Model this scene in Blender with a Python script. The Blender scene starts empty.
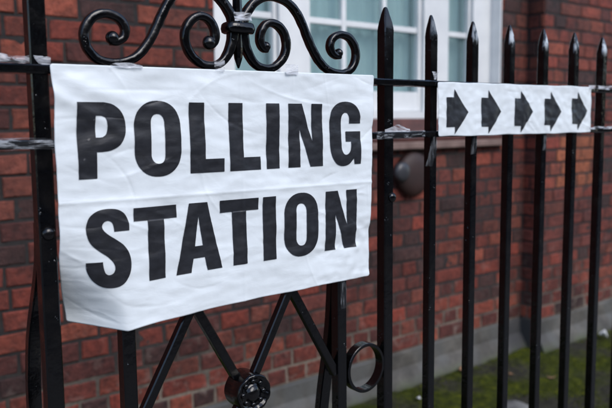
import bpy, bmesh, math, random
from mathutils import Vector, Matrix, noise
from mathutils.geometry import tessellate_polygon
R = math.radians
random.seed(7)
EYE = 1.34                      # eye height: z values noted as h(...) are relative to it
S = bpy.context.scene
COL = S.collection

# ------------------------------------------------------------------ helpers
def link(name, bm, mat=None, parent=None, smooth=False, loc=None):
    me = bpy.data.meshes.new(name)
    bm.normal_update()
    bm.to_mesh(me); bm.free()
    if smooth:
        for p in me.polygons: p.use_smooth = True
    o = bpy.data.objects.new(name, me)
    COL.objects.link(o)
    if mat: me.materials.append(mat)
    if parent: o.parent = parent
    if loc: o.location = loc
    return o

def thing(name, label, cat, loc=(0, 0, 0), group=None):
    o = bpy.data.objects.new(name, None); COL.objects.link(o)
    o.location = loc; o.empty_display_size = .05
    o['label'] = label; o['category'] = cat
    if group: o['group'] = group
    return o

def tag(o, label, cat, group=None):
    o['label'] = label; o['category'] = cat
    if group: o['group'] = group
    return o

def box(bm, x0, x1, y0, y1, z0, z1):
    vs = [bm.verts.new((x, y, z)) for x in (x0, x1) for y in (y0, y1) for z in (z0, z1)]
    for f in ((0, 1, 3, 2), (4, 6, 7, 5), (0, 4, 5, 1), (2, 3, 7, 6), (0, 2, 6, 4), (1, 5, 7, 3)):
        bm.faces.new([vs[i] for i in f])
    return vs

def bbox(x0, x1, y0, y1, z0, z1, bev=.002, seg=2):
    bm = bmesh.new(); box(bm, x0, x1, y0, y1, z0, z1)
    bmesh.ops.recalc_face_normals(bm, faces=bm.faces)
    if bev: bmesh.ops.bevel(bm, geom=bm.edges[:], offset=bev, segments=seg, affect='EDGES', profile=.6)
    return bm

def loft(bm, rings, close=True):
    """rings: lists of coordinates, equal counts"""
    R_ = [[bm.verts.new(p) for p in r] for r in rings]
    n = len(R_[0])
    for a, b in zip(R_[:-1], R_[1:]):
        for i in range(n):
            bm.faces.new((a[i], a[(i+1) % n], b[(i+1) % n], b[i]))
    if close:
        bm.faces.new(R_[0][::-1]); bm.faces.new(R_[-1])
    bmesh.ops.recalc_face_normals(bm, faces=bm.faces)

def sqring(cx, cy, z, w, cham):
    """square section with chamfered corners, w = half width"""
    c = w*cham
    pts = [(w-c, -w), (w, -w+c), (w, w-c), (w-c, w), (-w+c, w), (-w, w-c), (-w, -w+c), (-w+c, -w)]
    return [(cx+x, cy+y, z) for x, y in pts]

def catmull(pts, n=6):
    out = []
    P = [Vector(p) for p in pts]
    P = [2*P[0]-P[1]] + P + [2*P[-1]-P[-2]]
    for i in range(1, len(P)-2):
        for k in range(n):
            t = k/n
            a, b, c, d = P[i-1:i+3]
            out.append(.5*((2*b)+(c-a)*t+(2*a-5*b+4*c-d)*t*t+(3*b-a-3*c+d)*t**3))
    out.append(P[-2])
    return out

def sweep_xz(bm, path, w, d, taper=None, y=0.):
    """bar of rounded-square section swept along a path in the x-z plane"""
    rings = []
    n = len(path)
    for i, p in enumerate(path):
        a = path[max(i-1, 0)]; b = path[min(i+1, n-1)]
        t = (b-a).normalized(); nr = Vector((-t.y, t.x))
        k = taper(i/(n-1)) if taper else 1.
        hw, hd = w*.5*k, d*.5*(0.5+.5*k)
        ring = []
        for q in range(12):
            an = q/12*2*math.pi+math.pi/12
            c_, s_ = math.cos(an), math.sin(an)
            e = .55
            u = math.copysign(abs(c_)**e, c_)*hw; v = math.copysign(abs(s_)**e, s_)*hd
            ring.append((p.x+nr.x*u, y+v, p.y+nr.y*u))
        rings.append(ring)
    loft(bm, rings)

def fbm(p, o=3):
    return noise.fractal(p, 1., 2., o)

# ------------------------------------------------------------------ materials
def newmat(name):
    m = bpy.data.materials.new(name); m.use_nodes = True
    nt = m.node_tree; b = nt.nodes['Principled BSDF']
    return m, nt, b

class N:
    def __init__(s, nt): s.nt = nt
    def __call__(s, kind, **kw):
        n = s.nt.nodes.new(kind)
        for k, v in kw.items():
            if k in n.inputs.keys(): 
                if isinstance(v, bpy.types.NodeSocket): s.nt.links.new(v, n.inputs[k])
                else: n.inputs[k].default_value = v
            else: setattr(n, k, v)
        return n
    def l(s, a, b): s.nt.links.new(a, b)
    def coord(s, scale=(1, 1, 1)):
        g = s('ShaderNodeNewGeometry')
        m = s('ShaderNodeMapping'); m.inputs['Scale'].default_value = scale
        s.l(g.outputs['Position'], m.inputs['Vector'])
        return m.outputs['Vector']
    def ramp(s, fac, stops, interp='LINEAR'):
        r = s('ShaderNodeValToRGB'); r.color_ramp.interpolation = interp
        e = r.color_ramp.elements
        while len(e) < len(stops): e.new(.5)
        for i, (p, c) in enumerate(stops):
            e[i].position = p
            e[i].color = c if len(c) == 4 else (*c, 1)
        s.l(fac, r.inputs['Fac']); return r.outputs['Color']
    def mix(s, fac, a, b, mode='MIX'):
        m = s('ShaderNodeMix', data_type='RGBA', blend_type=mode)
        for sock, v in ((m.inputs[0], fac), (m.inputs[6], a), (m.inputs[7], b)):
            if isinstance(v, bpy.types.NodeSocket): s.l(v, sock)
            elif isinstance(v, (int, float)): sock.default_value = v
            else: sock.default_value = (*v, 1)
        return m.outputs[2]
    def bump(s, h, dist, strength=1., prev=None):
        b = s('ShaderNodeBump'); b.inputs['Distance'].default_value = dist
        b.inputs['Strength'].default_value = strength
        s.l(h, b.inputs['Height'])
        if prev: s.l(prev, b.inputs['Normal'])
        return b.outputs['Normal']

g1 = lambda v: (v, v, v)

def iron_mat():
    m, nt, b = newmat('black_gloss_paint'); n = N(nt)
    co = n.coord()
    lump = n('ShaderNodeTexNoise', Vector=co, Scale=85., Detail=3.)
    big = n('ShaderNodeTexNoise', Vector=co, Scale=28., Detail=3.)
    drop = n('ShaderNodeTexVoronoi', Vector=co, Scale=210.)
    msk = n('ShaderNodeTexNoise', Vector=co, Scale=60., Detail=2.)
    chip = n('ShaderNodeTexNoise', Vector=co, Scale=240., Detail=3.)
    # tiny chips where pale primer or bird lime shows, only here and there
    c1 = n.ramp(chip.outputs['Fac'], [(.66, g1(0)), (.70, g1(1))])
    c2 = n.ramp(msk.outputs['Fac'], [(.64, g1(0)), (.74, g1(1))])
    cm = n.mix(1., c1, c2, 'MULTIPLY')
    # sky highlight painted as pale colour on the street side of the spear points
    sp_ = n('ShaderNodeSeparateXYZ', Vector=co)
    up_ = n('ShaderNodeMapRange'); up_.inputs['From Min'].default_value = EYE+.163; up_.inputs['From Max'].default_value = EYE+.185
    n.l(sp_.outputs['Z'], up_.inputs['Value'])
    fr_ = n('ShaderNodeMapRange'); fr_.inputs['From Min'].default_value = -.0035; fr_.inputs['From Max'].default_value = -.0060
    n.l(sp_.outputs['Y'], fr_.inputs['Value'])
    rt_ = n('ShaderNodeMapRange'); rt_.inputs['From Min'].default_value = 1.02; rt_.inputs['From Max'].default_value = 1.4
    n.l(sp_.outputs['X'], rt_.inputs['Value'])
    glint_noise = n('ShaderNodeTexNoise', Vector=n.coord((90, 90, 40)), Scale=1., Detail=3.)
    glint_mask = n.mix(1., n.mix(1., up_.outputs['Result'], fr_.outputs['Result'], 'MULTIPLY'), n.mix(1., rt_.outputs['Result'], n.ramp(glint_noise.outputs['Fac'], [(.44, g1(0)), (.56, g1(.9))]), 'MULTIPLY'), 'MULTIPLY')
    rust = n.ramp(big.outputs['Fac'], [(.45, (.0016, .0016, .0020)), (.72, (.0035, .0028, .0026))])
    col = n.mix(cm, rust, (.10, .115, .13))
    col = n.mix(glint_mask, col, (.60, .64, .67))
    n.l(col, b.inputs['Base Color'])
    rg = n.ramp(big.outputs['Fac'], [(.35, g1(.08)), (.65, g1(.24))])
    n.l(rg, b.inputs['Roughness'])
    b.inputs['Specular IOR Level'].default_value = .50
    dr = n.ramp(drop.outputs['Distance'], [(.0, g1(1)), (.32, g1(0))])
    dr2 = n.mix(1., dr, c2, 'MULTIPLY')
    n1 = n.bump(lump.outputs['Fac'], .0010, .55)
    n2 = n.bump(big.outputs['Fac'], .0022, .35, n1)
    n3 = n.bump(dr2, .0012, .9, n2)
    n.l(n3, b.inputs['Normal'])
    return m

def banner_mat(name, base, rough, ink=False):
    m, nt, b = newmat(name); n = N(nt)
    co = n.coord((1, 1, 1)); cs = n.coord((16, 16, 34)); cf = n.coord((70, 70, 120))
    crk = n('ShaderNodeTexNoise', Vector=cs, Scale=1., Detail=4., Distortion=.6)
    fine = n('ShaderNodeTexNoise', Vector=cf, Scale=1., Detail=3.)
    cell = n('ShaderNodeTexVoronoi', Vector=n.coord((38, 38, 75)), Scale=1., feature='DISTANCE_TO_EDGE')
    dirt = n('ShaderNodeTexNoise', Vector=co, Scale=9., Detail=5.)
    c = n.ramp(dirt.outputs['Fac'], [(.3, tuple(x*.93 for x in base)), (.65, base)])
    if ink:
        sp = n.ramp(fine.outputs['Fac'], [(.35, tuple(x*.8 for x in base)), (.8, tuple(x*1.6 for x in base))])
        c = sp
    n.l(c, b.inputs['Base Color'])
    b.inputs['Roughness'].default_value = rough
    b.inputs['Specular IOR Level'].default_value = .5
    n1 = n.bump(crk.outputs['Fac'], .0030, .42)
    n2 = n.bump(fine.outputs['Fac'], .0005, .35, n1)
    n.l(n2, b.inputs['Normal'])
    return m

def brick_mat():
    m, nt, b = newmat('red_brick'); n = N(nt)
    at = n('ShaderNodeAttribute'); at.attribute_name = 'tint'
    co = n.coord()
    a = n('ShaderNodeTexNoise', Vector=co, Scale=38., Detail=6., Roughness=.65)
    c = n('ShaderNodeTexNoise', Vector=co, Scale=7., Detail=4.)
    pit = n('ShaderNodeTexNoise', Vector=co, Scale=170., Detail=4.)
    k = n.ramp(a.outputs['Fac'], [(.25, g1(.35)), (.5, g1(.95)), (.75, g1(1.55))])
    col = n.mix(1., at.outputs['Color'], k, 'MULTIPLY')
    soot = n.ramp(c.outputs['Fac'], [(.35, g1(.62)), (.6, g1(1.05))])
    col = n.mix(1., col, soot, 'MULTIPLY')
    # lime bloom in ragged patches, mostly near the foot of the wall
    sep = n('ShaderNodeSeparateXYZ', Vector=co)
    mr = n('ShaderNodeMapRange'); mr.inputs['From Min'].default_value = .75; mr.inputs['From Max'].default_value = .15
    n.l(sep.outputs['Z'], mr.inputs['Value'])
    bl = n('ShaderNodeTexNoise', Vector=co, Scale=16., Detail=6.)
    blr = n.ramp(bl.outputs['Fac'], [(.56, g1(0)), (.75, g1(.45))])
    f = n.mix(1., blr, mr.outputs['Result'], 'MULTIPLY')
    col = n.mix(f, col, (.36, .30, .25))
    n.l(col, b.inputs['Base Color'])
    b.inputs['Roughness'].default_value = .82
    n1 = n.bump(a.outputs['Fac'], .012, .8); n2 = n.bump(pit.outputs['Fac'], .003, .8, n1)
    n.l(n2, b.inputs['Normal'])
    return m

def mortar_mat():
    m, nt, b = newmat('lime_mortar'); n = N(nt)
    co = n.coord()
    a = n('ShaderNodeTexNoise', Vector=co, Scale=3.2, Detail=4.)
    f = n('ShaderNodeTexNoise', Vector=co, Scale=60., Detail=5.)
    sep = n('ShaderNodeSeparateXYZ', Vector=co)
    mr = n('ShaderNodeMapRange'); mr.inputs['From Min'].default_value = .60; mr.inputs['From Max'].default_value = .18
    n.l(sep.outputs['Z'], mr.inputs['Value'])
    s_ = n('ShaderNodeMath', operation='ADD'); n.l(mr.outputs['Result'], s_.inputs[0])
    mm = n('ShaderNodeMapRange'); mm.inputs['From Min'].default_value = .35; mm.inputs['From Max'].default_value = .7
    mm.inputs['To Min'].default_value = -.35; mm.inputs['To Max'].default_value = .35
    n.l(a.outputs['Fac'], mm.inputs['Value']); n.l(mm.outputs['Result'], s_.inputs[1])
    col = n.ramp(s_.outputs[0], [(.0, (.024, .021, .020)), (.5, (.055, .045, .038)), (1.0, (.22, .18, .14))])
    k = n.ramp(f.outputs['Fac'], [(.3, g1(.7)), (.7, g1(1.15))])
    col = n.mix(1., col, k, 'MULTIPLY')
    n.l(col, b.inputs['Base Color']); b.inputs['Roughness'].default_value = .95
    n.l(n.bump(f.outputs['Fac'], .004, .7), b.inputs['Normal'])
    return m

def simple_noise(name, c0, c1, scale=12., rough=.7, bump=.002, fine=80., spec=.5, metal=0.):
    m, nt, b = newmat(name); n = N(nt); co = n.coord()
    a = n('ShaderNodeTexNoise', Vector=co, Scale=scale, Detail=6.)
    f = n('ShaderNodeTexNoise', Vector=co, Scale=fine, Detail=4.)
    n.l(n.ramp(a.outputs['Fac'], [(.32, c0), (.68, c1)]), b.inputs['Base Color'])
    b.inputs['Roughness'].default_value = rough; b.inputs['Specular IOR Level'].default_value = spec
    b.inputs['Metallic'].default_value = metal
    if bump:
        n1 = n.bump(a.outputs['Fac'], bump*2, .5)
        n.l(n.bump(f.outputs['Fac'], bump, .6, n1), b.inputs['Normal'])
    return m

def concrete_mat():
    m, nt, b = newmat('weathered_cement'); n = N(nt); co = n.coord()
    a = n('ShaderNodeTexNoise', Vector=co, Scale=5., Detail=7., Roughness=.65)
    f = n('ShaderNodeTexNoise', Vector=co, Scale=90., Detail=4.)
    st = n('ShaderNodeTexNoise', Vector=n.coord((7, 7, 2.5)), Scale=1., Detail=4.)
    col = n.ramp(a.outputs['Fac'], [(.32, (.035, .032, .027)), (.5, (.080, .073, .062)), (.70, (.175, .162, .142))])
    col = n.mix(n.ramp(st.outputs['Fac'], [(.46, g1(0)), (.62, g1(.75))]), col, (.10, .10, .095))
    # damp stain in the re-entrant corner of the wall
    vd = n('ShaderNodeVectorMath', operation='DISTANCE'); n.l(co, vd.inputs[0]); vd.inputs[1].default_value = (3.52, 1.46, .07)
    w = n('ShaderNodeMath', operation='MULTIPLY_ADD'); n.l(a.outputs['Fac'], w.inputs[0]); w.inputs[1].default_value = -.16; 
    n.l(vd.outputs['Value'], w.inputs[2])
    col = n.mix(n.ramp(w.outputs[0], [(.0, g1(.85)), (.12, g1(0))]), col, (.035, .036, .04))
    # green algae on the lowest few centimetres
    sep = n('ShaderNodeSeparateXYZ', Vector=co)
    mr = n('ShaderNodeMapRange'); mr.inputs['From Min'].default_value = .05; mr.inputs['From Max'].default_value = .0
    n.l(sep.outputs['Z'], mr.inputs['Value'])
    fm = n.mix(1., mr.outputs['Result'], n.ramp(a.outputs['Fac'], [(.4, g1(0)), (.6, g1(.8))]), 'MULTIPLY')
    col = n.mix(fm, col, (.05, .07, .02))
    n.l(col, b.inputs['Base Color']); b.inputs['Roughness'].default_value = .75
    n1 = n.bump(a.outputs['Fac'], .008, .6)
    n.l(n.bump(f.outputs['Fac'], .002, .6, n1), b.inputs['Normal'])
    return m

def moss_mat():
    m, nt, b = newmat('mossy_earth'); n = N(nt); co = n.coord()
    big = n('ShaderNodeTexNoise', Vector=co, Scale=3.3, Detail=5.)
    mid = n('ShaderNodeTexNoise', Vector=co, Scale=22., Detail=6., Roughness=.7)
    fine = n('ShaderNodeTexNoise', Vector=co, Scale=140., Detail=5.)
    green = n.ramp(mid.outputs['Fac'], [(.3, (.010, .015, .002)), (.52, (.048, .060, .003)), (.75, (.14, .15, .006))])
    soil = n.ramp(mid.outputs['Fac'], [(.3, (.020, .018, .014)), (.7, (.060, .056, .038))])
    f = n.ramp(big.outputs['Fac'], [(.40, g1(0)), (.54, g1(1))])
    col = n.mix(f, soil, green)
    k = n.ramp(fine.outputs['Fac'], [(.3, g1(.55)), (.7, g1(1.3))])
    col = n.mix(1., col, k, 'MULTIPLY')
    n.l(col, b.inputs['Base Color']); b.inputs['Roughness'].default_value = .95
    b.inputs['Specular IOR Level'].default_value = .2
    n1 = n.bump(mid.outputs['Fac'], .02, .8); n.l(n.bump(fine.outputs['Fac'], .006, .9, n1), b.inputs['Normal'])
    return m

def glass_mat():
    m, nt, b = newmat('window_glass'); n = N(nt); co = n.coord()
    tr = n('ShaderNodeBsdfTransparent'); tr.inputs['Color'].default_value = (.86, .93, .93, 1)
    b.inputs['Base Color'].default_value = (.25, .34, .36, 1); b.inputs['Roughness'].default_value = .05
    w = n('ShaderNodeTexNoise', Vector=co, Scale=5., Detail=2.)
    n.l(n.bump(w.outputs['Fac'], .012, .35), b.inputs['Normal'])
    mx = n('ShaderNodeMixShader')
    d = n('ShaderNodeTexNoise', Vector=n.coord((2.5, 2.5, 1.2)), Scale=1., Detail=5.)
    n.l(n.ramp(d.outputs['Fac'], [(.3, g1(.14)), (.7, g1(.30))]), mx.inputs[0])
    n.l(tr.outputs[0], mx.inputs[1]); n.l(b.outputs[0], mx.inputs[2])
    n.l(mx.outputs[0], nt.nodes['Material Output'].inputs['Surface'])
    return m

def tape_mat(hang=False):
    m, nt, b = newmat('clear_tape'); n = N(nt); co = n.coord()
    tr = n('ShaderNodeBsdfTransparent'); tr.inputs['Color'].default_value = (.92, .94, .96, 1)
    mx = n('ShaderNodeMixShader')
    b.inputs['Base Color'].default_value = (.72, .77, .82, 1); b.inputs['Roughness'].default_value = .12
    a = n('ShaderNodeTexNoise', Vector=n.coord((26, 150, 150) if not hang else (170, 170, 28)), Scale=1., Detail=3., Distortion=1.2 if not hang else .3)
    n.l(n.ramp(a.outputs['Fac'], [(.50, g1(.02)), (.62, g1(.34 if not hang else .14))]), mx.inputs[0])
    n.l(n.bump(a.outputs['Fac'], .004, .9), b.inputs['Normal'])
    out = nt.nodes['Material Output']
    n.l(tr.outputs[0], mx.inputs[1]); n.l(b.outputs[0], mx.inputs[2]); n.l(mx.outputs[0], out.inputs['Surface'])
    return m

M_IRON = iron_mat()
M_BAN = banner_mat('white_vinyl', (.79, .84, .86), .42)
M_INK = banner_mat('printed_black_ink', (.016, .017, .021), .40, True)
M_BRICK = brick_mat(); M_MORT = mortar_mat(); M_CONC = concrete_mat(); M_MOSS = moss_mat()
M_GLASS = glass_mat(); M_TAPE = tape_mat(); M_HANG = tape_mat(True)
M_WHITE = simple_noise('white_window_paint', (.66, .67, .67), (.80, .81, .80), 6., .38, .0006)
M_SILL = simple_noise('brown_sill_stone', (.15, .095, .078), (.24, .16, .135), 14., .7, .002)
M_SLOPE = simple_noise('red_sill_tile', (.055, .018, .014), (.11, .034, .026), 20., .7, .002)
M_PAVE = simple_noise('pavement_stone', (.10, .098, .094), (.19, .185, .175), 4., .8, .002)
M_BROWN = simple_noise('brown_enamel', (.020, .009, .007), (.038, .015, .012), 9., .62, .0008)
M_GALV = simple_noise('grey_glass', (.022, .022, .025), (.05, .05, .056), 9., .34, .0003)
M_LEAF = simple_noise('dry_leaf', (.22, .11, .05), (.40, .24, .13), 30., .7, .001)
M_PAPER = simple_noise('litter_paper', (.62, .62, .60), (.80, .80, .78), 20., .7, .001)
M_STONE = simple_noise('pale_stone', (.10, .10, .095), (.22, .215, .20), 12., .8, .003)
M_SLATE = simple_noise('roof_slate', (.05, .052, .06), (.09, .09, .10), 12., .6, .002)

# ------------------------------------------------------------------ iron railing
rail_root = thing('iron_railing', 'black gloss-painted iron railing with spear-topped bars, scrolls and a lattice panel', 'railing', (0, 0, 0))
CX = .648
TOPZ, LOWZ = EYE+.0775, EYE-.0247

def jit(p, amp, sc=60.):
    v = noise.noise_vector(Vector(p)*sc)
    return Vector(p)+v*amp

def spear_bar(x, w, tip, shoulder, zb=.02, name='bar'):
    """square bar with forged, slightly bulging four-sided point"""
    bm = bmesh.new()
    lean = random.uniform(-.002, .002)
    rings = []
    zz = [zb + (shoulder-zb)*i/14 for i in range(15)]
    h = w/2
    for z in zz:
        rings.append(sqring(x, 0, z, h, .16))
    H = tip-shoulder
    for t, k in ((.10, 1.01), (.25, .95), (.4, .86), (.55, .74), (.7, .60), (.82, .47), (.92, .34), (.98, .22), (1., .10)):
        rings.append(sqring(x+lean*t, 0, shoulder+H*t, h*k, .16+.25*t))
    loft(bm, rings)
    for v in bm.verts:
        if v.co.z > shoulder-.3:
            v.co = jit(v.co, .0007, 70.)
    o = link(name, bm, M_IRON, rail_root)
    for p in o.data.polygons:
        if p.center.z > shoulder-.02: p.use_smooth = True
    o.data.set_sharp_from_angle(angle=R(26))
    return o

spacing = .130
X0 = .985
tips = {0: .2200, 1: .2165, 2: .2140, 3: .2158, 4: .2160, 5: .2168, 6: .2140}
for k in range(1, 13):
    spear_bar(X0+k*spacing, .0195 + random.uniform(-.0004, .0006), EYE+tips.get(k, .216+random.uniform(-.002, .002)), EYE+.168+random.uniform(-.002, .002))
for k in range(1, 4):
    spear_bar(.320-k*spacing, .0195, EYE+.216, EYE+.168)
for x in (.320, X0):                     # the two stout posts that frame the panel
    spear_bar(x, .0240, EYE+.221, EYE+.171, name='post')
for x in (CX-.2135, CX+.2155):           # inner uprights of the panel, ending under the top rail
    bm = bmesh.new()
    loft(bm, [sqring(x, 0, .02+(TOPZ-.006-.02)*i/10, .0108, .14) for i in range(11)])
    link('upright', bm, M_IRON, rail_root)

def rail(z, hh, depth, nm='rail'):
    bm = bmesh.new()
    x0, x1 = -.13, 2.62
    n = 160
    rings = []
    for i in range(n+1):
        x = x0+(x1-x0)*i/n
        e = .0008*fbm(Vector((x*22, z, 0)))
        d = depth/2; h = hh/2; c = .0022
        rings.append([(x, -d+c, z-h+e), (x, d-c, z-h+e), (x, d, z-h+c), (x, d, z+h-c), (x, d-c, z+h+e), (x, -d+c, z+h+e), (x, -d-e, z+h-c), (x, -d-e, z-h+c)])
    loft(bm, rings)
    return link(nm, bm, M_IRON, rail_root)
rail(TOPZ, .0125, .033); rail(LOWZ, .0125, .033); rail(.17, .0125, .033)

# domed bolt heads on the posts
for x, z in ((.321, EYE-.150), (.993, EYE-.147)):
    bm = bmesh.new()
    rings = []
    for k in range(7):
        a = k/6*math.pi/2
        r = .0095*math.cos(a)+.0002; y = -.0118-.006*math.sin(a)
        rings.append([(x+r*math.cos(q/16*2*math.pi), y, z+r*math.sin(q/16*2*math.pi)) for q in range(16)])
    loft(bm, rings)
    link('bolt_head', bm, M_IRON, rail_root, smooth=True)

# back stay leaving the left post below the bolt and dropping behind it
def stay(X, w, pts):
  bm = bmesh.new()
  pp = catmull(pts, 8)
  rings = []
  for i, p in enumerate(pp):
    a = pp[max(i-1, 0)]; b = pp[min(i+1, len(pp)-1)]
    t = (b-a).normalized(); nr = Vector((-t.y, t.x)); h = .0085
    rings.append([(X+sx*w, p.x+nr.x*sn*h, EYE+p.y+nr.y*sn*h) for sx, sn in ((-1, -1), (1, -1), (1, 1), (-1, 1))])
  loft(bm, rings)
  bmesh.ops.bevel(bm, geom=[e for e in bm.edges if len(e.link_faces) == 2 and e.calc_face_angle(0) > .8], offset=.002, segments=2, affect='EDGES')
  link('back_stay', bm, M_IRON, rail_root)
stay(.320, .010, [(.014, -.135), (.016, -.17), (.026, -.21), (.052, -.262), (.078, -.315), (.092, -.37), (.098, -.44), (.10, -.7), (.10, -1.32)])
stay(.8645, .0125, [(.012, -.22), (.014, -.27), (.018, -.33), (.024, -.39), (.034, -.45), (.050, -.53), (.062, -.62), (.070, -.75), (.072, -1.32)])

# scrolls: half drawn, mirrored about the panel centre, each a mesh of its own
OUT = [(-220, 122), (-211, 122), (-201, 128), (-197, 139), (-201, 150), (-211, 158), (-227, 161), (-244, 156), (-256, 142), (-260, 127), (-256, 111), (-246, 98.5), (-231, 91.8),
       (-214, 91), (-193, 95.5), (-175, 107), (-159, 126), (-146, 149), (-134, 172), (-121, 192), (-106, 205), (-87, 212), (-66, 213), (-46, 208), (-28, 196), (-14, 178), (-9, 163), (-8, 150)]
INN = [(-58, 125), (-50, 127), (-44, 136), (-44, 149), (-50, 161), (-61, 169), (-76, 169), (-91, 158), (-98, 141), (-96, 122), (-86, 106.5), (-69, 95.5),
       (-50, 93.5), (-33, 100), (-20, 115), (-12, 134), (-9, 150)]
def scroll(pts, sgn, w, d, eye, name):
    bm = bmesh.new()
    q = [(CX+sgn*-x*-1/1000*1. if False else CX+sgn*x/1000, EYE+z/1000) for x, z in pts]
    path = catmull(q, 7)
    sweep_xz(bm, path, w, d, taper=lambda t: .82+.18*min(1, t*7)+.38*max(0, (t-.84)/.16))
    # rolled eye at the end of the scroll
    ex, ez = CX+sgn*eye[0]/1000, EYE+eye[1]/1000
    b2 = bmesh.ops.create_uvsphere(bm, u_segments=18, v_segments=10, radius=1.)
    for v in b2['verts']:
        v.co = Vector((ex+v.co.x*eye[2]*.001, v.co.y*d*.62, ez+v.co.z*eye[2]*.001))
    for v in bm.verts: v.co = jit(v.co, .0006, 90.)
    return link(name, bm, M_IRON, rail_root, smooth=True)
for sgn in (1, -1):
    scroll(OUT, sgn, .0137, .0155, (-217, 127, 10.2 if sgn == 1 else 8.4), 'scroll')
    scroll(INN, sgn, .0137, .0155, (-55, 130, 11.2 if sgn == 1 else 8.6), 'scroll')

# centre spear through the collar
bm = bmesh.new()
rings = []
for z, w in ((.0915, .0014), (.097, .0035), (.108, .0070), (.125, .0088), (.150, .0090), (.20, .0078), (.235, .0078), (.245, .012), (.262, .0165), (.285, .013), (.305, .007), (.325, .0012)):
    rings.append([(CX+w*math.cos(q/8*2*math.pi), w*math.sin(q/8*2*math.pi), EYE+z) for q in range(8)])
loft(bm, rings)
link('centre_spear', bm, M_IRON, rail_root)
bm = bmesh.new()
rings = []
for z, k in ((.1475, .90), (.149, 1.), (.155, 1.06), (.162, 1.0), (.1645, .90)):
    rings.append([(CX+.0255*k*math.copysign(abs(math.cos(a))**.55, math.cos(a)), .0185*k*math.copysign(abs(math.sin(a))**.55, math.sin(a)), EYE+z) for a in [q/24*2*math.pi for q in range(24)]])
loft(bm, rings)
for v in bm.verts: v.co = jit(v.co, .0012, 80.)
link('collar', bm, M_IRON, rail_root, smooth=True)

# lattice of flat diagonal bars, crossing at 60 degrees
def diag_bar(xa, za, xb, zb, y=0., w=.0155, d=.0150):
    bm = bmesh.new()
    a = Vector((CX+xa, EYE+za)); b = Vector((CX+xb, EYE+zb))
    t = (b-a).normalized(); nr = Vector((-t.y, t.x))
    rings = []
    for i in range(13):
        p = a.lerp(b, i/12)
        h, q, c = w/2, d/2, .0018
        sec = [(-h+c, -q), (h-c, -q), (h, -q+c), (h, q-c), (h-c, q), (-h+c, q), (-h, q-c), (-h, -q+c)]
        rings.append([(p.x+nr.x*u, y+v, p.y+nr.y*u) for u, v in sec])
    loft(bm, rings)
    for v in bm.verts: v.co = jit(v.co, .0004, 50.)
    return link('diagonal_bar', bm, M_IRON, rail_root)
k = 1.722
for s_ in (-1, 1):
    y = .0015*s_
    # from the inner upright up through the crossing to the top centre
    diag_bar(s_*.206, -.284-k*.112, s_*.002, -.122, y)
    # from the boss up through the crossing to the inner upright
    diag_bar(s_*.006, -.452, s_*.206, -.092, -y*3.2)
    # the same lattice mirrored below the boss
    diag_bar(s_*.006, -.480, s_*.206, -.480-k*.2, -y*3.2)

# round boss with a cast rosette
bm = bmesh.new()
bx, bz, br = CX+.001, EYE-.459, .0335
rings = []
for y, r in ((.019, .026), (.016, br), (-.022, br), (-.027, br*.985), (-.0285, br*.93), (-.0275, br*.84), (-.0235, br*.76), (-.0235, br*.48), (-.027, br*.42), (-.0305, br*.30), (-.0325, br*.15)):
    rings.append([(bx+r*math.cos(q/40*2*math.pi), y, bz+r*math.sin(q/40*2*math.pi)) for q in range(40)])
loft(bm, rings)
for v in bm.verts:
    if v.co.y < -.021:
        a = math.atan2(v.co.z-bz, v.co.x-bx); r_ = math.hypot(v.co.z-bz, v.co.x-bx)
        if r_ > br*.7: v.co.y -= .0022*abs(math.sin(a*5)); 
    v.co = jit(v.co, .0012, 70.)
link('boss', bm, M_IRON, rail_root, smooth=True)
boss = rail_root.children[-1]
bm = bmesh.new()
for i in range(8):
    a = i/8*2*math.pi
    r_ = bmesh.ops.create_icosphere(bm, subdivisions=2, radius=1.)
    for v in r_['verts']:
        v.co = Vector((bx+math.cos(a)*br*.62, -.0240, bz+math.sin(a)*br*.62)) + Vector((v.co.x*.0052, v.co.y*.0042, v.co.z*.0052))
link('rosette', bm, M_IRON, boss, smooth=True)

# strap rings between the uprights and the outer posts
for x in (CX+.2785, CX-.2735):
    bm = bmesh.new()
    z0 = EYE-.481; ro, th, d = .0495, .0062, .0100
    loops = []
    sec = [(ro-.001, -d), (ro, -d+.001), (ro, d-.001), (ro-.001, d), (ro-th, d), (ro-th, -d)]
    nseg = 56
    vs = [[bm.verts.new((x+r*math.cos(q/nseg*2*math.pi)*.98, y, z0+r*math.sin(q/nseg*2*math.pi))) for r, y in sec] for q in range(nseg)]
    for q in range(nseg):
        a, b = vs[q], vs[(q+1) % nseg]
        for i in range(6): bm.faces.new((a[i], a[(i+1) % 6], b[(i+1) % 6], b[i]))
    bmesh.ops.recalc_face_normals(bm, faces=bm.faces)
    link('ring', bm, M_IRON, rail_root)

# ------------------------------------------------------------------ banners
def sstep(a, b, x):
    t = min(1, max(0, (x-a)/(b-a))); return t*t*(3-2*t)
def softplus(x, w):
    return w*math.log1p(math.exp(max(-40, min(40, x/w))))

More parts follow.
